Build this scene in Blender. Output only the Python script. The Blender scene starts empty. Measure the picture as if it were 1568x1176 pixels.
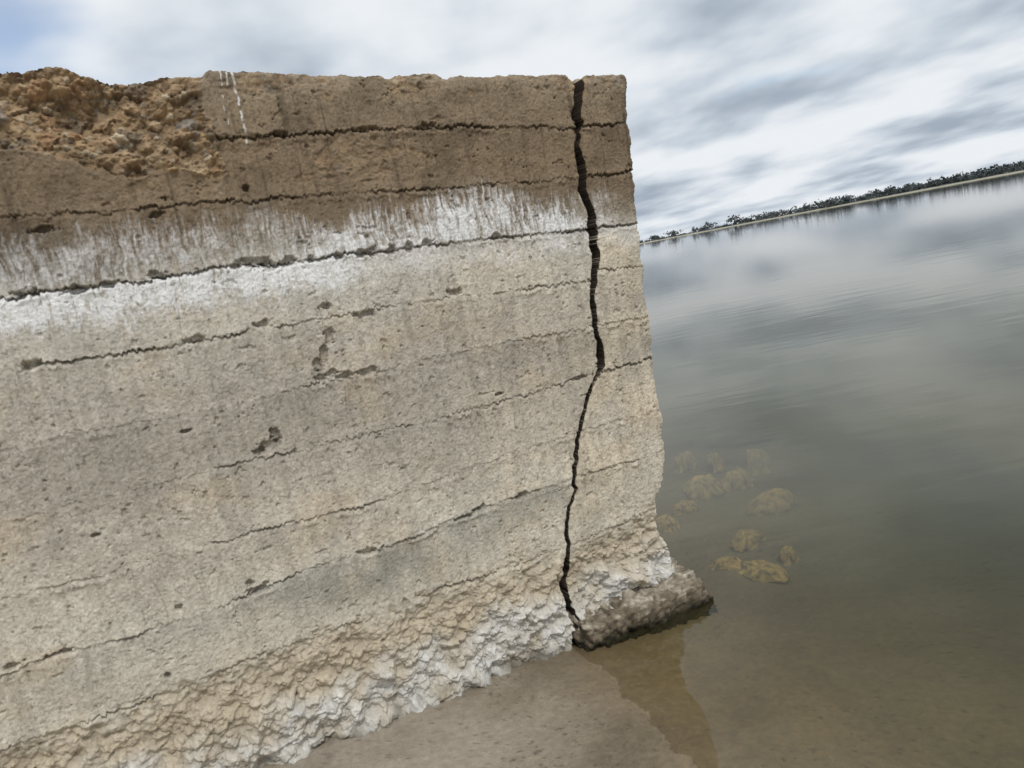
import bpy, bmesh, math, numpy as np
from mathutils import Matrix, Vector, noise as mn
rng=np.random.default_rng(5)
scene=bpy.context.scene
# ---------------------------------------------------------------- camera
F=1178.0; PITCH=math.radians(8.5); ROLL=math.radians(10.88); H=1.5
cp,sp=math.cos(PITCH),math.sin(PITCH); cr,sr=math.cos(ROLL),math.sin(ROLL)
R0=Vector((1,0,0)); U0=Vector((0,sp,cp)); FW=Vector((0,cp,-sp))
Rc=cr*R0-sr*U0; Uc=sr*R0+cr*U0
cd=bpy.data.cameras.new("camera"); cam=bpy.data.objects.new("camera",cd); scene.collection.objects.link(cam)
m=Matrix((Rc,Uc,-FW)).transposed().to_4x4(); m.translation=Vector((0,0,H)); cam.matrix_world=m
cd.sensor_width=36; cd.lens=F/1568*36; cd.clip_start=0.05; cd.clip_end=9000
scene.camera=cam
def ray(x,y):
    v=(x-784)*Rc+(588-y)*Uc+F*FW
    return v
def ground(x,y,z=0.0):
    v=ray(x,y); t=(H-z)/-v.z
    return v.x*t,v.y*t
B=np.array([0.037,2.874]); D=np.array([.914,.406]); D/=np.linalg.norm(D); N=np.array([D[1],-D[0]])
def P(x,y):
    v=ray(x,y); d=np.array([v.x,v.y])
    t=(B@N)/(d@N); p=d*t
    return float((p-B)@D), float(H+v.z*t)
# ---------------------------------------------------------------- noise
TAB=[rng.random((256,256)).astype(np.float32) for _ in range(4)]
def vn(x,y,k=0):
    T=TAB[k%4]; x=x+k*17.31; y=y+k*9.77
    xf=np.floor(x); yf=np.floor(y); fx=(x-xf).astype(np.float32); fy=(y-yf).astype(np.float32)
    xi=xf.astype(np.int32)&255; yi=yf.astype(np.int32)&255; x1=(xi+1)&255; y1=(yi+1)&255
    fx=fx*fx*fx*(fx*(fx*6-15)+10); fy=fy*fy*fy*(fy*(fy*6-15)+10)
    a=T[xi,yi]; b=T[x1,yi]; c=T[xi,y1]; d=T[x1,y1]
    a=a+(b-a)*fx; c=c+(d-c)*fx
    return (a+(c-a)*fy)*2-1
def fbm(x,y,o=4,k=0,g=.5):
    r=0;a=1;t=0
    for i in range(o):
        r=r+a*vn(x*2**i,y*2**i,k+i); t+=a; a*=g
    return r/t
def worley(x,y,k=0):
    xi=np.floor(x).astype(int); yi=np.floor(y).astype(int)
    f1=np.full(x.shape,9.);idv=np.zeros(x.shape)
    for i in(-1,0,1):
        for j in(-1,0,1):
            cx=xi+i;cy=yi+j
            px=cx+TAB[k%4][cx&255,cy&255]; py=cy+TAB[(k+1)%4][cx&255,cy&255]
            d=np.hypot(px-x,py-y); c=TAB[(k+2)%4][cx&255,cy&255]
            n=d<f1
            idv=np.where(n,c,idv); f1=np.where(n,d,f1)
    return f1,idv
def ss(a,b,x):
    t=np.clip((x-a)/(b-a),0,1); return t*t*(3-2*t)
def lin(c):
    c=np.array(c)/255.; return np.where(c<.04045,c/12.92,((c+.055)/1.055)**2.4)
def desat(C,a):
    L=(C@np.array([.3,.6,.1]))[...,None]; return C*(1-a)+L*a
# ---------------------------------------------------------------- materials
def mat(name):
    m=bpy.data.materials.new(name); m.use_nodes=True; m.node_tree.nodes.clear(); return m,m.node_tree.nodes,m.node_tree.links
def attr_mat(name,attr,rough=.9,sc=(90,320),bump=.5,dist=.002,var=.35,spec=.2):
    m,n,l=mat(name)
    out=n.new('ShaderNodeOutputMaterial'); bs=n.new('ShaderNodeBsdfPrincipled'); l.new(bs.outputs[0],out.inputs[0])
    at=n.new('ShaderNodeAttribute'); at.attribute_name=attr
    tc=n.new('ShaderNodeTexCoord')
    n1=n.new('ShaderNodeTexNoise'); n1.inputs['Scale'].default_value=sc[0]; n1.inputs['Detail'].default_value=6; n1.inputs['Roughness'].default_value=.75
    n2=n.new('ShaderNodeTexNoise'); n2.inputs['Scale'].default_value=sc[1]; n2.inputs['Detail'].default_value=3
    l.new(tc.outputs['Object'],n1.inputs['Vector']); l.new(tc.outputs['Object'],n2.inputs['Vector'])
    ad=n.new('ShaderNodeMath'); ad.operation='ADD'; l.new(n1.outputs[0],ad.inputs[0]); l.new(n2.outputs[0],ad.inputs[1])
    mr=n.new('ShaderNodeMapRange'); mr.inputs[1].default_value=.75; mr.inputs[2].default_value=1.25; mr.inputs[3].default_value=1-var; mr.inputs[4].default_value=1+var
    l.new(ad.outputs[0],mr.inputs[0])
    mx=n.new('ShaderNodeVectorMath'); mx.operation='SCALE'; l.new(at.outputs['Color'],mx.inputs[0]); l.new(mr.outputs[0],mx.inputs['Scale'])
    l.new(mx.outputs[0],bs.inputs['Base Color'])
    bp=n.new('ShaderNodeBump'); bp.inputs['Strength'].default_value=bump; bp.inputs['Distance'].default_value=dist
    l.new(ad.outputs[0],bp.inputs['Height']); l.new(bp.outputs[0],bs.inputs['Normal'])
    bs.inputs['Roughness'].default_value=rough; bs.inputs['Specular IOR Level'].default_value=spec
    return m
def grid_mesh(name,grids,material,attr='Col'):
    vs=[];fs=[];cs=[];o=0
    for X,C,fl in grids:
        r,c=X.shape[:2]; i=np.arange(r*c).reshape(r,c)+o
        q=np.stack([i[:-1,:-1],i[:-1,1:],i[1:,1:],i[1:,:-1]],-1).reshape(-1,4)
        if fl: q=q[:,::-1]
        vs.append(X.reshape(-1,3)); cs.append(C.reshape(-1,3)); fs.append(q); o+=r*c
    v=np.concatenate(vs);f=np.concatenate(fs);c=np.concatenate(cs)
    me=bpy.data.meshes.new(name); me.vertices.add(len(v)); me.vertices.foreach_set('co',v.astype(np.float32).ravel())
    me.loops.add(len(f)*4); me.loops.foreach_set('vertex_index',f.astype(np.int32).ravel())
    me.polygons.add(len(f)); me.polygons.foreach_set('loop_start',np.arange(0,len(f)*4,4,dtype=np.int32))
    me.update(calc_edges=True)
    me.polygons.foreach_set('use_smooth',np.ones(len(me.polygons),bool))
    ca=me.color_attributes.new(attr,'FLOAT_COLOR','POINT'); ca.data.foreach_set('color',np.concatenate([c,np.ones((len(c),1))],1).astype(np.float32).ravel())
    me.materials.append(material)
    ob=bpy.data.objects.new(name,me); scene.collection.objects.link(ob); return ob
# ---------------------------------------------------------------- wall survey lines
def poly(pts):
    a=np.array([P(*p) for p in pts]); return a[np.argsort(a[:,0])]
def ev(a,s):
    r=np.interp(s,a[:,0],a[:,1]); k=(a[-1,1]-a[0,1])/(a[-1,0]-a[0,0])
    r=np.where(s<a[0,0],a[0,1]+k*(s-a[0,0]),r); return np.where(s>a[-1,0],a[-1,1]+k*(s-a[-1,0]),r)
TOP=poly([(0,101),(40,104),(72,98),(95,103),(130,114),(165,117),(205,118),(235,112),(262,107),(290,111),(308,114),(320,107),(400,109),(480,113),(585,115),(600,118),(612,114),(660,111),(682,119),(700,116),(780,115),(868,113),(878,122),(890,122),(900,113),(958,115)])
LN=[poly(p) for p in [
 [(0,225),(325,207),(400,207),(480,205),(560,199),(640,194),(760,193),(880,195),(960,187)],
 [(0,332),(60,327),(180,322),(345,308),(500,297),(600,290),(700,286),(815,277),(890,271),(968,263)],
 [(0,455),(120,440),(240,425),(370,403),(420,405),(510,390),(600,380),(700,370),(760,364),(900,350),(975,342)],
 [(0,570),(60,556),(180,541),(300,522),(400,502),(470,490),(560,475),(620,465),(700,454),(800,443),(905,428),(915,414),(985,407)],
 [(0,690),(90,667),(250,640),(370,615),(480,588),(575,570),(650,550),(740,530),(850,510),(910,499),(995,485)],
 [(0,803),(100,775),(200,750),(380,705),(480,685),(600,655),(700,632),(800,605),(880,580),(920,566),(960,557),(1000,548)],
 [(0,917),(140,885),(250,848),(450,800),(600,760),(720,715),(880,662),(1015,625)],
 [(0,1035),(90,1000),(200,975),(350,925),(385,905),(500,862),(570,845),(700,792),(800,757),(870,735),(1015,690)],
 [(0,1150),(200,1082),(400,1000),(560,948),(650,910),(760,872),(860,840),(1010,775)],
]]
BASE=poly([(0,1361),(430,1176),(640,1083),(720,1047),(870,990),(1060,903)])
CR=np.array([P(*p) for p in [(880,108),(888,130),(885,175),(883,200),(893,250),(892,290),(905,335),(910,360),(912,400),(907,450),(911,490),(918,530),(918,563),(906,590),(895,640),(885,690),(879,740),(869,800),(865,850),(867,880),(869,930),(875,965),(879,1000)]])[::-1]
CW=np.array([11,13,11,9,11,12,11,10,9,8.5,8,8,9,5,5,5,4.5,4.5,5,11,11,9,8])[::-1]*0.0028
EN=np.array([P(*p) for p in [(958,108),(962,190),(969,262),(976,340),(985,400),(990,450),(998,490),(1003,550),(1012,620),(1020,690),(1017,735),(1006,765),(1010,810),(1027,850)]])[::-1]
def send(z): 
    return np.interp(z,EN[:,1],EN[:,0])+.007*fbm(z*14,z*0+3.3,4,1)+.006*fbm(z*60,z*0+8,3,2)
SP=np.array([P(*p) for p in [(-200,60),(75,60),(310,60),(306,135),(332,205),(352,264),(318,280),(255,268),(170,266),(90,248),(0,228),(-200,240)]])
def insd(poly_,s,z):
    n=len(poly_); dist=np.full(s.shape,9.); ins=np.zeros(s.shape,bool)
    for i in range(n):
        a=poly_[i];b=poly_[(i+1)%n]; e=b-a
        t=np.clip(((s-a[0])*e[0]+(z-a[1])*e[1])/(e@e),0,1)
        dist=np.minimum(dist,np.hypot(s-a[0]-t*e[0],z-a[1]-t*e[1]))
        c=((a[1]>z)!=(b[1]>z))&(s<(b[0]-a[0])*(z-a[1])/(b[1]-a[1]+1e-12)+a[0]); ins^=c
    return np.where(ins,dist,-dist)
PITS=[(490,578,16,9),(505,572,12,8),(530,573,14,8),(560,568,16,7),(497,545,7,22),(505,515,9,16),(488,560,8,14),(410,682,18,9),(422,665,7,14),(398,690,10,6),
 (385,402,26,9),(410,409,14,10),(440,400,12,8),(475,396,8,7),(520,392,8,7),(555,388,12,9),(570,384,9,10),(598,382,9,9),(628,378,8,9),(655,372,10,6),(760,362,10,6),(655,192,16,7),(560,197,20,6),(430,205,14,6),(120,443,22,6),(35,450,16,7),(240,422,16,8),(165,436,10,6),
 (400,900,20,7),(385,893,7,7),(565,843,18,6),(275,930,6,5),(90,1001,16,4),(800,758,12,7),(735,778,14,5),(252,303,5,5),(378,287,5,6),(498,470,10,6),(400,497,14,7),(300,520,12,7),(45,560,18,9),(695,448,12,8),(285,660,9,3),(257,1034,4,5),(145,820,6,3),(560,480,20,7),(240,330,10,5),(765,603,10,3),(890,578,22,4),(710,792,22,4),(20,1020,14,5),(62,352,14,5)]
PITS=[(P(x,y),rx*.0024,ry*.0022) for x,y,rx,ry in PITS]
def wall(s,z):
    bounds=[ev(TOP,s)]+[ev(l,s) for l in LN]+[ev(BASE,s)]
    q=np.zeros(s.shape)
    for i in range(10):
        a=bounds[i];b=bounds[i+1]; q=np.where((z<=a),i+np.clip((a-z)/np.maximum(a-b,1e-3),0,1),q)
    right=ss(-.01,.01,s-np.interp(z,CR[:,1],CR[:,0]))
    sd=insd(SP,s,z)+.030*fbm(s*12,z*12,4,2)
    sp_=ss(-.002,.012,sd); deep=ss(0,.16,sd)
    fq=q-np.floor(q)
    body=ss(9.2,8.8,q)
    # ---- displacement
    d=.010*fbm(s*1.6,z*2.2,3,0)+.0050*fbm(s*9,z*9,4,1)+.0038*fbm(s*44,z*30,5,2,.72)
    streak=fbm(s*75,z*6,3,3); d+=.0026*streak*body
    drp=fbm(s*52,q.astype(int)*7.1+fq*1.3,4,1,.6); dw=ss(.75,.0,fq+.5*vn(s*18,q.astype(int)*3.,2))*body
    d+=.0060*drp*dw
    board=np.abs(vn(s*11+.3*vn(s*0,z*5,1),s*0+np.floor(q)*5.3,2)); d-=.0055*ss(.05,.0,board)*body*ss(-.2,.4,fbm(s*5,z*9,3,1))
    pit2=fbm(s*34,z*38,3,2); d-=.007*ss(.54,.68,pit2)
    d+=.0018*fbm(s*150,z*150,2,0)
    bias=[.52,.40,.62,.34,-.08,.02,-.08,.12,.20]
    dirt=np.zeros(s.shape)
    for i,l in enumerate(LN):
        jag=.014*fbm(s*14+i*31,s*0+i*5.1,5,i,.70)+.006*vn(s*140+i*7,s*0+i,i)
        dd=z-(bounds[i+1]+jag)
        g=np.clip(bias[i]+1.25*fbm(s*7+i*13,s*0+i*3.7,4,i,.6),.0,1.0)
        if i in(1,2,5): g=np.maximum(g,right*.9)
        g=g*(1-sp_)
        pres=np.clip(.45+1.1*fbm(s*4+i*9,s*0+i*2.1,3,i+1),.15,1)
        lip=np.where(dd>0,.0080*np.exp(-np.abs(dd)/.032),0)
        gr=np.where(dd<=0,.018*g*np.exp(-(np.abs(dd)/.0055)**1.5),0)
        bead=.010*pres*np.exp(-((dd+.018)/.009)**2)*np.clip(.3+1.2*fbm(s*30+i,z*30,3,i),0,1)
        d+=(lip*np.maximum(pres*.7,g)-gr+bead)*(1-sp_)
        dirt=np.maximum(dirt,g*np.exp(-(dd/.006)**2))
    for (ps,pz),rx,ry in PITS:
        rr=np.hypot((s-ps)/rx,(z-pz)/ry)+.85*fbm(s*50,z*50,4,1,.6)
        k=ss(1.0,.45,rr); d-=.022*k; dirt=np.maximum(dirt,k*.6)
    # spall with exposed aggregate
    f1,idw=worley(s*17+.35*fbm(s*25,z*25,2,1),z*20+.35*fbm(s*25,z*25,2,2),1); g1,idg=worley(s*48+.3*fbm(s*60,z*60,2,0),z*52,2)
    big=np.sqrt(np.clip(1-(f1/(.30+.25*idw))**2,0,1))*(idw>.50); sml=np.sqrt(np.clip(1-(g1/(.35+.3*idg))**2,0,1))*(idg>.35)
    rough=fbm(s*22,z*26,5,3,.62)
    d-=sp_*(.020+.062*deep-.040*fbm(s*8,z*10,3,3))
    d+=sp_*(.020*big+.009*sml+.026*rough)
    scab=ss(.26,.42,fbm(s*4.3+3,z*9,5,1,.6))*ss(2.3,1.6,q)*(1-sp_)*.6
    scab=np.maximum(scab,ss(.05,.4,fbm(s*9,z*12,4,3,.6))*ss(.38,.1,np.abs(q-.18))*.9*(1-sp_))
    d+=scab*(.005*sml-.009+.006*rough)
    # honeycombed gravel toe
    gq=ss(8.90,9.2,q+.18*fbm(s*9,z*9,4,1)-right*.02+.16*fbm(s*40,z*40,2,2))
    wx=.5*fbm(s*22,z*22,4,1);wy=.5*fbm(s*22,z*22,4,2)
    h1,idh=worley(s*22+wx,z*25+wy,0); k1,idk=worley(s*50+wx,z*54+wy,3)
    gb=np.sqrt(np.clip(1-(h1/(.30+.40*idh))**2,0,1))*(idh>.25)*(.4+.6*idh); gs=np.sqrt(np.clip(1-(k1/(.35+.3*idk))**2,0,1))*(idk>.4)
    gr_=ss(9.0,9.5,q)
    d+=gq*(.015*gb*(.5+.8*gr_)+.0045*gs-.014+.022*fbm(s*8,z*10,3,2)+.016*fbm(s*26,z*30,5,0,.58))
    cq=ss(9.36,9.62,q+.24*fbm(s*7,z*7,4,3)+right*.1)
    d+=cq*(.020+.044*fbm(s*9,z*11,4,0,.5)+.012*fbm(s*32,z*34,4,3,.55))
    # crack
    zk=z*11+.4*vn(z*9,z*0,1); zi=np.floor(zk).astype(int); fr_=ss(.6,1,zk%1)
    stp=TAB[1][zi&255,7]*(1-fr_)+TAB[1][(zi+1)&255,7]*fr_
    sc=np.interp(z,CR[:,1],CR[:,0])+.020*(stp-.5)+.007*fbm(z*24,z*0+1,3,1,.5)
    w=np.interp(z,CR[:,1],CW)*(1+.6*fbm(z*12,z*0+7,3,3,.5))
    x=np.abs(s-sc)-w/2
    chip=np.exp(-np.clip(x,0,1)/.012)*np.clip(.2+fbm(s*10,z*22,3,2),0,1)
    d-=.014*chip
    d=np.where(x<0,-.20,d); crk=ss(.0045,.0015,x)
    e=send(z)-s; d-=.016*np.exp(-np.clip(e,0,1)/.012)*(.5+1.1*np.clip(fbm(z*18,z*0+4,4,0),-.4,1))
    et=ev(TOP,s)-z; d-=.010*np.exp(-np.clip(et,0,1)/.010)
    # ---- colour
    st=[(0,(150,132,108)),(.5,(140,122,97)),(1.1,(134,115,91)),(1.5,(130,111,86)),(2.3,(132,114,91)),(2.8,(146,134,115)),(3.2,(194,186,171)),(4,(190,181,164)),(4.6,(178,168,152)),(5.5,(174,164,147)),(6.2,(178,168,151)),(7,(188,178,160)),(8,(196,187,169)),(9,(195,185,165)),(9.3,(186,174,151)),(10,(190,181,162))]
    qs=[a for a,_ in st]; C=np.stack([np.interp(q+.22*fbm(s*4,z*6,3,1),qs,lin(np.array([c for _,c in st]))[:,j]) for j in range(3)],-1)
    cv=np.array([0,.0,-.06,0,.04,-.05,.02,.04,-.03,.04,0])[np.clip(np.floor(q).astype(int),0,10)]
    C=C*(1+cv+.06*(fq-.5))[...,None]
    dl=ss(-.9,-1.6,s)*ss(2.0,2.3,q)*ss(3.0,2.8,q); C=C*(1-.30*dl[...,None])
    tan=lin((212,195,166)); t=(right*.65+ss(-.35,-.05,s)*.35)*ss(3,3.3,q)*ss(9.2,8.5,q)*(.5+.8*fbm(s*6,z*6,3,0)); t=np.clip(t,0,.7)
    C=C*(1-t[...,None])+tan*t[...,None]
    och=np.clip(fbm(s*3.2,z*5.5,5,2,.6)-.22,0,.4)*.8*ss(3.1,3.6,q); C=C*(1-och[...,None])+lin((194,170,134))*och[...,None]
    C*= (1+.18*fbm(s*7,z*9,5,3,.6)+.10*fbm(s*60,z*45,4,1,.7)+.10*streak+.16*drp*dw)[...,None]
    C*=(1-.12*ss(.0,.45,fbm(s*30,z*2.5,4,2,.6))*ss(3,3.4,q))[...,None]
    pale=ss(.25,.55,fbm(s*95,z*95,3,2)); C*=(1+.12*pale*ss(9.2,8.9,q))[...,None]  # random paler speckle on the concrete above the toe
    dk=ss(.36,.58,fbm(s*95,z*95,2,0)); C*=(1-.30*dk)[...,None]
    run=ss(.20,.6,fbm(s*42,z*2.2,4,1,.6))*ss(2.6,1.9,q); C*=(1-.38*run)[...,None]
    C*=(1-.24*ss(.1,.5,fbm(s*5,z*7,4,3,.6))*ss(2.6,1.9,q))[...,None]
    # salt efflorescence
    leftw=ss(-.35,-.85,s)
    ft=fbm(s*110+fbm(s*20,z*20,2,1),z*13,4,0,.7)
    f=ft*.9+fbm(s*9,z*9,4,2)*.5+fbm(s*120,z*80,3,3,.7)*.5
    edge=.14*fbm(s*26,s*0+2,4,1,.65)
    lo=ss(3.72+edge*1.8,3.24,q+.32*ft)*ss(3.0,3.02,q)*(1.4*leftw+.42*(1-leftw))
    hi=ss(2.05,2.75,q+.34*fbm(s*5,z*5,3,0)+.20*ft)*ss(3.03,2.98,q)*(.44*leftw+.74*(1-leftw))*ss(.62,.45,s)
    hi*=ss(-2.3,-1.2,s)*.35+.65
    hi*=1-.6*ss(.0,.5,fbm(s*6+9,z*11,4,1,.6))
    salt=np.clip((lo+hi)*(1.0+1.6*f)-.10,0,1)*(1-.6*dirt)
    salt*=1-.30*right
    sw=lin((234,232,228)); C=C*(1-.88*salt[...,None])+sw*(.88*salt)[...,None]
    d+=np.where(x<0,0,.0028*salt)
    for a,b,ww in [((347,108),(350,190),.003),((355,108),(379,222),.0048),((338,112),(343,170),.002),((80,610),(104,735),.0025),((20,600),(40,700),.002)]:
        A=P(*a);Bb=P(*b); c=A[0]+(Bb[0]-A[0])*np.clip((z-A[1])/(Bb[1]-A[1]),0,1)
        mk=ss(ww,ww*.4,np.abs(s-c+.004*vn(z*60,z*0,1)))*(z<A[1]+.03)*(z>Bb[1])*ss(-.3,.2,fbm(s*40,z*50,3,2))*(.8 if a[1]<300 else .35)
        C=C*(1-mk[...,None])+sw*mk[...,None]
    for (px,py,rx,ry,aa) in [(560,885,120,30,.55),(770,790,130,30,.5),(500,880,70,30,.3),(840,760,50,25,.35),(300,960,80,25,.2)]:
        a=P(px,py); u=(s-a[0])/(rx*.0024); v=(z-a[1]+(s-a[0])*.03)/(ry*.0024)
        k=np.clip(np.exp(-(u*u+v*v))*(1+1.8*fbm(s*14,z*14,5,0,.65)),0,1)*aa*ss(9.15,8.95,q)*ss(7.85,8.05,q)
        C=C*(1-k[...,None])+lin((144,142,129))*k[...,None]
    # aggregate colours
    pal=lin(np.array([(156,130,98),(142,118,90),(172,148,114),(132,124,114),(156,122,88),(184,168,142),(120,104,84),(158,130,98)]))
    mtx=lin((146,122,90))*(1+.65*fbm(s*12,z*14,5,2,.6))[...,None]
    bm_=(ss(.1,.3,big)*.85)[...,None]; ag=mtx*(1-bm_)+pal[(idw*797).astype(int)%8]*bm_
    sm_=(ss(.1,.4,sml)*.6)[...,None]*(1-bm_); ag=ag*(1-sm_)+pal[(idg*797).astype(int)%8]*sm_
    ag=ag*(.75+.5*ss(-.4,.4,rough))[...,None]
    k=np.clip(sp_+scab*.6,0,1)[...,None]; C=C*(1-k)+ag*k
    cav=np.maximum(gb,gs*.8)
    tn=pal[(idh*797).astype(int)%8]; tn=.14*tn+.86*lin((200,184,156)); tn=tn*(.78+.22*cav)[...,None]  # shade painted into the toe colour: darker in cavities between stones
    k=(gq*.75)[...,None]; C=C*(1-k)+tn*k
    crust=lin((220,216,206))*(.84+.28*fbm(s*30,z*30,4,1,.65))[...,None]
    k=np.clip(cq*(.74+1.1*fbm(s*10,z*10,4,2,.6))*(.72+.4*cav),0,1)[...,None]; C=C*(1-k)+crust*k
    C*=(1-.25*np.clip(dirt,0,1)*(1-.5*gq))[...,None]
    C=C*(1-crk[...,None])+lin((46,37,28))*crk[...,None]
    alg=ss(.05,.0,z+.04*fbm(s*12,z*14,4,0)); C=C*(1-.8*alg[...,None])+lin((78,70,48))*(.8*alg)[...,None]
    C=desat(C,.08)
    return d,np.clip(C,.01,.86),q
def W(s,z,n):
    return np.stack([B[0]+D[0]*s+N[0]*n,B[1]+D[1]*s+N[1]*n,z],-1)
ZB=-.2; SL=-2.05; T=.42
cc=np.concatenate([np.linspace(-7,SL,160)[:-1],np.linspace(SL,1,1060)])
NR=900
rows=np.linspace(0,1,NR)
Rr,Cc=np.meshgrid(rows,cc,indexing='ij')
z=ZB+Rr*2.3; s=Cc.copy()
for _ in range(3):
    u=(Cc-SL)/(1-SL); s=np.where(Cc>SL,SL+u*(send(z)-SL),Cc)
    zt=ev(TOP,s)+.009*fbm(s*26,s*0+5,5,1,.65); z=ZB+Rr*(zt-ZB)
d,C,q=wall(s,z)
front=W(s,z,d)
gr=[(front,C,False)]
dep=np.linspace(0,T,120)
zz=z[:,-1]; se=s[:,-1]; ZZ=np.repeat(zz[:,None],120,1); DD=np.repeat(dep[None],NR,0)
bump=(.012*fbm(DD*9+4,ZZ*9,4,1)+.004*fbm(DD*60,ZZ*60,3,2))*ss(0,.03,DD)
bump-=.02*ss(.42,.6,fbm(DD*22,ZZ*22,3,0))*ss(0,.02,DD)
SS=np.repeat(se[:,None],120,1)+bump
nn=-DD+d[:,-1:]*np.exp(-DD/.03)
Ce=np.repeat(C[:,-1:],120,1)*(1+.2*fbm(DD*30,ZZ*30,4,1))[...,None]
Ce=.6*Ce+.4*lin((176,160,134))
endx=W(SS,ZZ,nn); gr.append((endx,Ce,False))
tt=np.linspace(0,1,90); st_=s[-1]; zt_=z[-1]
Tt,Sx=np.meshgrid(tt,st_,indexing='ij')
n0=d[-1][None]*(1-Tt)-T*Tt
zz2=zt_[None]+(.012*fbm(Sx*9,Tt*5,4,1)+.008*fbm(Sx*30,Tt*14,3,2))*ss(0,.1,Tt)
topx=W(Sx,zz2,n0); gr.append((topx,np.broadcast_to(lin((150,134,112)),topx.shape)*(1+.25*fbm(Sx*30,Tt*14,3,0))[...,None],False))
zb=np.linspace(0,1,60); Zb,Sb=np.meshgrid(zb,st_[::4],indexing='ij'); ztb=zz2[-1][::4]
Zk=ZB+(1-Zb)*(ztb[None]-ZB)
Sb2=np.minimum(Sb,send(Zk))
bk=W(Sb2,Zk,-T+.01*fbm(Sb*8,Zk*8,3,1)); gr.append((bk,np.broadcast_to(lin((160,148,128)),bk.shape)*(1+.2*fbm(Sb*12,Zk*12,3,1))[...,None],False))
M_con=attr_mat("weathered_concrete",'Col',sc=(130,480),bump=.9,dist=.0026,var=.22)
face=grid_mesh("wall_body",gr,M_con)
# footing
bm=bmesh.new(); bmesh.ops.create_cube(bm,size=2); bmesh.ops.subdivide_edges(bm,edges=bm.edges[:],cuts=80,use_grid_fill=True)
cl=bm.verts.layers.float_color.new('Col')
c0=(.315,-.19,-.045)
lw=[lin(c) for c in((44,40,26),(112,101,84),(170,160,142))]
for v in bm.verts:
    p=v.co.copy(); sphere=p.normalized(); p=p.lerp(sphere*1.12,.24)
    p=Vector((p.x*.305,p.y*.32,p.z*.16)); o=Vector((6.2,3.4,0))
    dd=mn.fractal((p+o)*7,1,2,5)*.036+mn.fractal((p+o)*28,.8,2,5)*.020+.018*(.5-mn.voronoi((p+o)*30)[0][0])
    p+=sphere*dd
    s_=c0[0]+p.x; n_=c0[1]+p.y; z_=c0[2]+p.z-.03*max(0,n_)/.13
    x=B[0]+D[0]*s_+N[0]*n_; y=B[1]+D[1]*s_+N[1]*n_
    v.co=(x,y,z_)
    nz_=mn.fractal(Vector((x,y,z_))*18,1,2,4)
    h=(z_+.018*nz_)
    t=min(1,max(0,(h-.010)/.03)); t2=min(1,max(0,(h-.07+.06*nz_)/.07))
    col=lw[0]*(1-t)+lw[1]*t; col=col*(1-t2)+lw[2]*t2; col=col*(1+.7*mn.fractal(Vector((x,y,z_))*70,1,2,3))
    v[cl]=(*np.clip(col,.01,.8),1)
me=bpy.data.meshes.new("footing"); bm.to_mesh(me); bm.free(); me.materials.append(M_con)
me.polygons.foreach_set('use_smooth',np.ones(len(me.polygons),bool))
foot=bpy.data.objects.new("footing",me); scene.collection.objects.link(foot)
e=bpy.data.objects.new("concrete_wall",None); scene.collection.objects.link(e)
face.parent=e; foot.parent=e
# ---------------------------------------------------------------- terrain
def shore_x(y):
    return np.interp(y,[-200,-20,0,1,2.0,2.3,2.55,2.87,4,10,60,400,3000],[60,10,1.35,.70,.29,.20,.12,.02,-.4,-3,-30,-200,-900])
def hgt(x,y):
    sd=(x-shore_x(y))*.93
    sd=sd+.07*fbm(x*2.2,y*2.2,4,1)
    h=np.where(sd>0,-.085*np.minimum(sd,12)-.012*np.clip(sd-12,0,60),.020*np.minimum(-sd,20)+.01*np.clip(-sd-20,0,60))
    h=h+.003*fbm(x*2.3,y*2.3,3,2)+.0012*fbm(x*30,y*30,3,0)*ss(30,5,np.hypot(x,y))
    r=np.hypot(x,y); az=np.degrees(np.arctan2(x,y))
    R=np.interp(az,[-60,0,11,20,35,60,120,180],[900,760,690,620,500,430,400,500])+12*fbm(az*.3,az*0,3,1)
    far=(r-R)
    fh=np.clip(far*.03,-2,.9)+.35*ss(60,400,far)
    return np.where(sd>0,np.where(r>150,np.maximum(h,fh),h),h)
rad=np.concatenate([[0],np.geomspace(.02,300,560),np.arange(303,900,5),np.geomspace(905,6000,50)])
az=np.linspace(0,2*math.pi,901)
RR,AA=np.meshgrid(rad,az,indexing='ij'); CX,CY=.4,2.3
X=CX+RR*np.sin(AA);Y=CY+RR*np.cos(AA);Zt=hgt(X,Y)
dry=lin((152,141,124)); wet=lin((112,99,79)); bed=lin((120,104,72)); deepc=lin((96,88,50)); grass=lin((150,143,118))
sh=(X-shore_x(Y))*.93
Ct=dry+(wet-dry)*ss(-.70,-.02,sh+.26*fbm(X*3,Y*3,5,0,.6))[...,None]
k=ss(-.12,.30,sh)[...,None]; Ct=Ct*(1-k)+bed*k
k=ss(.3,2.5,sh+.5*fbm(X*1.3,Y*1.3,3,2))[...,None]; Ct=Ct*(1-k)+deepc*k
far_=(np.hypot(X,Y)>250)&(Zt>-.1)
Ct=np.where(far_[...,None],grass*np.where(Zt>.55,.35,1.0)[...,None],Ct)
Ct=Ct*(1+.26*fbm(X*5,Y*5,5,1,.6)+.14*fbm(X*40,Y*40,3,2))[...,None]
spk=ss(.42,.55,fbm(X*60,Y*60,3,1,.6))*ss(-.3,.3,fbm(X*4,Y*4,3,3)); Ct*=(1-.45*spk)[...,None]
M_sand=attr_mat("lake_sand",'Col',rough=.6,sc=(50,420),bump=.6,dist=.004,var=.26,spec=.4)
sand=grid_mesh("sand_ground",[(np.stack([X,Y,Zt],-1),Ct,False)],M_sand)
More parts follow.
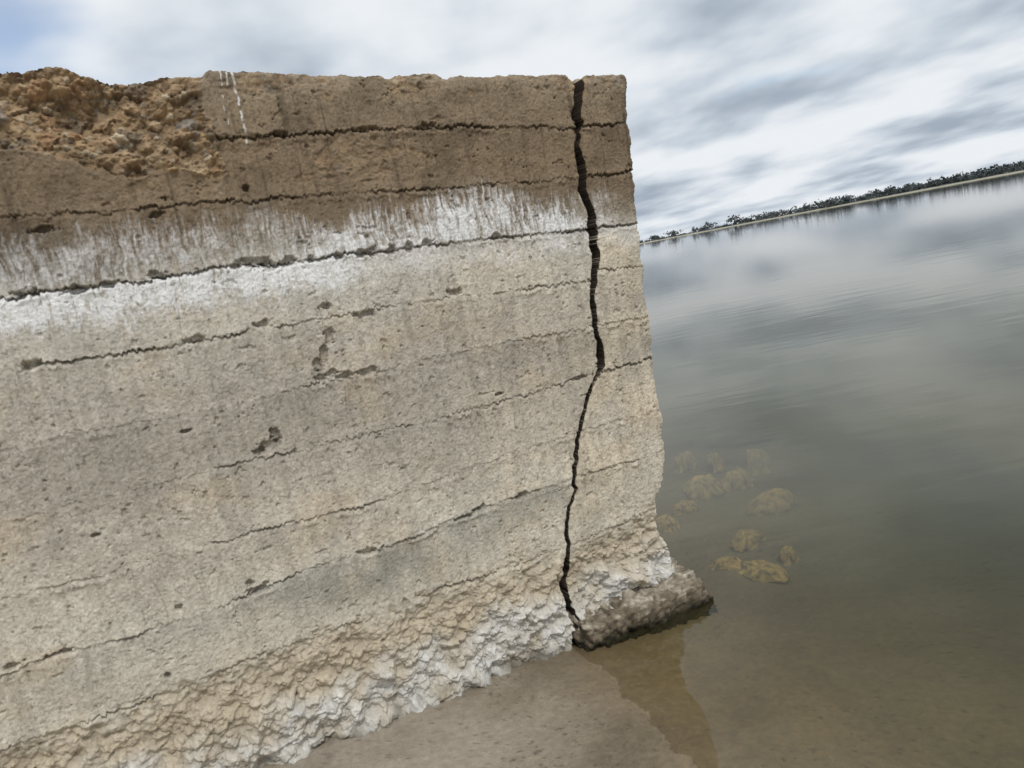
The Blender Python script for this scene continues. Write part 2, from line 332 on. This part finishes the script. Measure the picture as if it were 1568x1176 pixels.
# ---------------------------------------------------------------- submerged rocks
rocks=[(1075,727,.20),(1045,690,.12),(1125,716,.13),(1155,684,.16),(1178,750,.17),(1140,812,.11),(1165,862,.13),(1110,852,.08),(1018,790,.11),(1090,690,.10),(1045,765,.09),(1205,835,.07)]
bmr=bmesh.new(); clr=bmr.verts.layers.float_color.new('Col'); RP=[]
for i,(px,py,a) in enumerate(rocks):
    x,y=ground(px,py,-.03); RP.append((x,y,a)); rot=rng.uniform(0,3)
    r=bmesh.ops.create_icosphere(bmr,subdivisions=5,radius=1)
    hz=.95*float(-hgt(np.array([x]),np.array([y]))[0])
    for v in r['verts']:
        p=v.co.copy(); n=1+.40*mn.fractal(p*1.2+Vector((i*5,0,0)),1,2,3)
        rad_=math.hypot(p.x,p.y); top=(1-rad_**4)*(.80+.18*mn.fractal(Vector((p.x,p.y,i*4.))*3,1,2,4))
        z_=-hz+(hz-.03)*top if p.z>0 else -hz-.02
        ax=p.x*n*a; ay=p.y*n*a*.6
        v.co=(x+ax*math.cos(rot)-ay*math.sin(rot),y+ax*math.sin(rot)+ay*math.cos(rot),min(z_,-.02))
        c=lin((150,128,72))*(1+.9*mn.fractal(Vector((p.x,p.y,i))*4,.8,2,5)); v[clr]=(*np.clip(c,.02,.7),1)
me=bpy.data.meshes.new("submerged_rocks"); bmr.to_mesh(me); bmr.free(); me.materials.append(M_con)
me.polygons.foreach_set('use_smooth',np.ones(len(me.polygons),bool))
ro=bpy.data.objects.new("submerged_rocks",me); scene.collection.objects.link(ro)
# ---------------------------------------------------------------- water
radw=np.concatenate([[0],np.geomspace(.05,300,300),np.geomspace(310,3000,40)]); azw=np.linspace(0,2*math.pi,541)
RR,AA=np.meshgrid(radw,azw,indexing='ij'); X=CX+RR*np.sin(AA);Y=CY+RR*np.cos(AA)
dp=-hgt(X,Y)
for x,y,a in RP:
    rr=np.hypot((X-x)/a,(Y-y)/(a*.8)); dp=dp*(1-.58*ss(1.8,.2,rr+.5*fbm(X*7,Y*7,3,1)))
murk=np.clip(1-np.exp(-np.clip(dp,0,9)*5.5),0,.985)
Cw=np.stack([murk,murk,murk],-1)
M_w,n,l=mat("lake_water")
out=n.new('ShaderNodeOutputMaterial')
tr=n.new('ShaderNodeBsdfTransparent'); tr.inputs[0].default_value=(.98,.97,.93,1)
df=n.new('ShaderNodeBsdfDiffuse')
at=n.new('ShaderNodeAttribute'); at.attribute_name='Murk'
tc=n.new('ShaderNodeTexCoord')
nm=n.new('ShaderNodeTexNoise'); nm.inputs['Scale'].default_value=.6; nm.inputs['Detail'].default_value=4; l.new(tc.outputs['Object'],nm.inputs['Vector'])
cm=n.new('ShaderNodeMix'); cm.data_type='RGBA'; cm.inputs['A'].default_value=(.066,.060,.024,1); cm.inputs['B'].default_value=(.098,.092,.044,1)
cf=n.new('ShaderNodeMapRange'); cf.inputs[1].default_value=.35; cf.inputs[2].default_value=.65; l.new(nm.outputs[0],cf.inputs[0])
l.new(cf.outputs[0],cm.inputs['Factor']); l.new(cm.outputs['Result'],df.inputs[0])
m1=n.new('ShaderNodeMixShader'); l.new(at.outputs['Fac'],m1.inputs[0]); l.new(tr.outputs[0],m1.inputs[1]); l.new(df.outputs[0],m1.inputs[2])
gl=n.new('ShaderNodeBsdfGlossy'); gl.inputs['Roughness'].default_value=.03
fr=n.new('ShaderNodeFresnel'); fr.inputs[0].default_value=1.36
mp=n.new('ShaderNodeMapping'); mp.inputs['Scale'].default_value=(.7,2.2,1); mp.inputs['Rotation'].default_value=(0,0,math.radians(15)); l.new(tc.outputs['Object'],mp.inputs[0])
nb=n.new('ShaderNodeTexNoise'); nb.inputs['Scale'].default_value=1.2; nb.inputs['Detail'].default_value=4; nb.inputs['Roughness'].default_value=.5; l.new(mp.outputs[0],nb.inputs['Vector'])
bp=n.new('ShaderNodeBump'); bp.inputs['Strength'].default_value=.18; bp.inputs['Distance'].default_value=.015; l.new(nb.outputs[0],bp.inputs['Height'])
l.new(bp.outputs[0],gl.inputs['Normal']); l.new(bp.outputs[0],fr.inputs['Normal'])
m2=n.new('ShaderNodeMixShader'); l.new(fr.outputs[0],m2.inputs[0]); l.new(m1.outputs[0],m2.inputs[1]); l.new(gl.outputs[0],m2.inputs[2])
l.new(m2.outputs[0],out.inputs[0])
water=grid_mesh("lake_water",[(np.stack([X,Y,np.zeros_like(X)],-1),Cw,False)],M_w,'Murk')
# ---------------------------------------------------------------- distant trees
def R_of(azd): return np.interp(azd,[-60,0,11,20,35,60,120,180],[900,760,690,620,500,430,400,500])
V=[];Fc=[];CC=[]
def leaves(c,rr,count,col):
    a=rng.normal(size=(count,3));a/=np.linalg.norm(a,axis=1)[:,None];b=np.cross(a,rng.normal(size=(count,3)));b/=np.linalg.norm(b,axis=1)[:,None]
    p=c+rng.normal(size=(count,3))*rr*np.array([.6,.6,.42]); sz=rr*.30*rng.uniform(.6,1.3,(count,1))
    for i in range(count):
        o=len(V); V.extend([p[i]-a[i]*sz[i]-b[i]*sz[i],p[i]+a[i]*sz[i]-b[i]*sz[i]*.6,p[i]+a[i]*sz[i]*.7+b[i]*sz[i],p[i]-a[i]*sz[i]+b[i]*sz[i]*.8]); CC.extend([col]*4); Fc.append((o,o+1,o+2,o+3))
def tree(x,y,z0,h,w):
    o=len(V); tc_=(.07,.068,.065)
    for rr,zz_ in((.035,-.3),(.012,.7*h)):
        for k in range(5):
            a=k*2*math.pi/5; V.append(np.array([x+rr*h*math.cos(a),y+rr*h*math.sin(a),z0+zz_])); CC.append(tc_)
    for k in range(5): Fc.append((o+k,o+(k+1)%5,o+5+(k+1)%5,o+5+k))
    base=np.array([.088,.098,.096])*rng.uniform(.75,1.3)  # distance haze painted into the leaf colour: greyed and bluish
    for j in range(rng.integers(7,11)):
        c=np.array([x+rng.normal()*w*.36,y+rng.normal()*w*.36,z0+h*rng.uniform(.12,.9)]); rr=w*rng.uniform(.16,.32)
        leaves(c,rr,15,tuple(base*rng.uniform(.7,1.3)))
a=-4.
while a<60:
    dens=np.interp(a,[-8,11,13,17,20,24,36,75],[.5,.8,.9,.9,.8,1.4,1.9,1.3])
    R=R_of(a)+rng.uniform(22,90); h=rng.uniform(2.6,5.8)*np.interp(a,[10,20,36],[1.3,.92,.95])
    if rng.random()<.10 : h*=1.35
    sparse=vn(np.array([a*1.7]),np.array([2.]),1)[0]<.05 and a<20
    x=R*math.sin(math.radians(a)); y=R*math.cos(math.radians(a))
    if sparse: tree(x,y,.5,h*.32,h*.8)
    else: tree(x,y,.7,h,h*rng.uniform(.9,1.6))
    a+=rng.uniform(.05,.28)/dens
me=bpy.data.meshes.new("distant_trees"); me.from_pydata([tuple(v) for v in V],[],Fc)
ca=me.color_attributes.new('Col','FLOAT_COLOR','POINT'); ca.data.foreach_set('color',np.array([(*c,1) for c in CC],dtype=np.float32).ravel())
m,n,l=mat("distant_foliage"); out=n.new('ShaderNodeOutputMaterial'); bs=n.new('ShaderNodeBsdfDiffuse'); at=n.new('ShaderNodeAttribute'); at.attribute_name='Col'
l.new(at.outputs['Color'],bs.inputs['Color']); l.new(bs.outputs[0],out.inputs[0])
me.materials.append(m); to=bpy.data.objects.new("distant_trees",me); scene.collection.objects.link(to)
# ---------------------------------------------------------------- sky
SUNEL=math.radians(52); saz=math.radians(160)
sundir=Vector((math.sin(saz)*math.cos(SUNEL),math.cos(saz)*math.cos(SUNEL),math.sin(SUNEL)))
w=bpy.data.worlds.new("World"); scene.world=w; w.use_nodes=True; n=w.node_tree.nodes; l=w.node_tree.links; n.clear()
out=n.new('ShaderNodeOutputWorld'); sky=n.new('ShaderNodeTexSky'); sky.sky_type='NISHITA'; sky.sun_disc=False; sky.sun_elevation=SUNEL; sky.sun_rotation=saz
b1=n.new('ShaderNodeBackground'); b1.inputs[1].default_value=.15; l.new(sky.outputs[0],b1.inputs[0])
tc=n.new('ShaderNodeTexCoord'); sx=n.new('ShaderNodeSeparateXYZ'); l.new(tc.outputs['Generated'],sx.inputs[0])
def mth(op,a,b=None,c=None,clamp=False):
    k=n.new('ShaderNodeMath'); k.operation=op; k.use_clamp=clamp
    for i,vv in enumerate((a,b,c)):
        if vv is None: continue
        if isinstance(vv,(int,float)): k.inputs[i].default_value=vv
        else: l.new(vv,k.inputs[i])
    return k.outputs[0]
def mrange(v,a,b,c,d_):
    k=n.new('ShaderNodeMapRange'); k.interpolation_type='SMOOTHSTEP'; l.new(v,k.inputs[0])
    for i,q_ in enumerate((a,b,c,d_)): k.inputs[i+1].default_value=q_
    return k.outputs[0]
zc=mth('ADD',mth('MAXIMUM',sx.outputs[2],0.0),.13)
cx_=mth('DIVIDE',sx.outputs[0],zc); cy_=mth('DIVIDE',sx.outputs[1],zc)
cb=n.new('ShaderNodeCombineXYZ'); l.new(cx_,cb.inputs[0]); l.new(cy_,cb.inputs[1])
def nz(scale,detail,rough,off,dist=0,sc=(1,1,1)):
    mp=n.new('ShaderNodeMapping'); mp.inputs['Location'].default_value=off; mp.inputs['Scale'].default_value=sc; l.new(cb.outputs[0],mp.inputs[0])
    k=n.new('ShaderNodeTexNoise'); k.inputs['Scale'].default_value=scale; k.inputs['Detail'].default_value=detail; k.inputs['Roughness'].default_value=rough; k.inputs['Distortion'].default_value=dist
    l.new(mp.outputs[0],k.inputs['Vector']); return k.outputs[0]
nA=nz(1.0,4,.42,(3.1,1.2,0),.1,(1.2,1,1)); nB=nz(1.0,4,.5,(7.7,4.1,2)); nC=nz(3.4,3,.45,(1.2,9.3,5),.0,(1.6,1,1))
shade=mth('ADD',mth('MULTIPLY',nA,.84),mth('MULTIPLY',nC,.16))
# brighter bank of thin cloud over the north-west
dt=n.new('ShaderNodeVectorMath'); dt.operation='DOT_PRODUCT'; l.new(tc.outputs['Generated'],dt.inputs[0]); dt.inputs[1].default_value=(-.50,.77,.39)
dt2=n.new('ShaderNodeVectorMath'); dt2.operation='DOT_PRODUCT'; l.new(tc.outputs['Generated'],dt2.inputs[0]); dt2.inputs[1].default_value=(-.24,.90,.36)
shade=mth('ADD',shade,mrange(dt2.outputs['Value'],.90,.99,0,.12))
cr_=n.new('ShaderNodeValToRGB'); l.new(mrange(shade,.32,.62,0,1),cr_.inputs[0])
el=cr_.color_ramp.elements; el[0].position=0; el[0].color=(.36,.42,.50,1); el[1].position=1; el[1].color=(.84,.875,.91,1)
e2=cr_.color_ramp.elements.new(.42); e2.color=(.57,.635,.71,1)
gain=mrange(sx.outputs[2],.38,.75,1.0,1.7)
vm=n.new('ShaderNodeVectorMath'); vm.operation='SCALE'; l.new(cr_.outputs[0],vm.inputs[0]); l.new(gain,vm.inputs['Scale'])
b2=n.new('ShaderNodeBackground'); l.new(vm.outputs[0],b2.inputs[0])
gap=mth('ADD',nB,mth('MULTIPLY',mrange(dt.outputs['Value'],.978,.998,0,1),-.24))
gap=mth('ADD',gap,mrange(sx.outputs[2],.14,.03,0,.3))
mask=mrange(gap,.28,.50,.22,1)
ms=n.new('ShaderNodeMixShader'); l.new(mask,ms.inputs[0]); l.new(b1.outputs[0],ms.inputs[1]); l.new(b2.outputs[0],ms.inputs[2]); l.new(ms.outputs[0],out.inputs[0])
sl=bpy.data.lights.new("sun",'SUN'); sl.energy=1.5; sl.angle=math.radians(10); sl.color=(1,.97,.94)
so=bpy.data.objects.new("sun",sl); scene.collection.objects.link(so); so.rotation_euler=(-sundir).to_track_quat('-Z','Y').to_euler()
scene.view_settings.view_transform='Standard'; scene.view_settings.look='None'; scene.view_settings.exposure=0
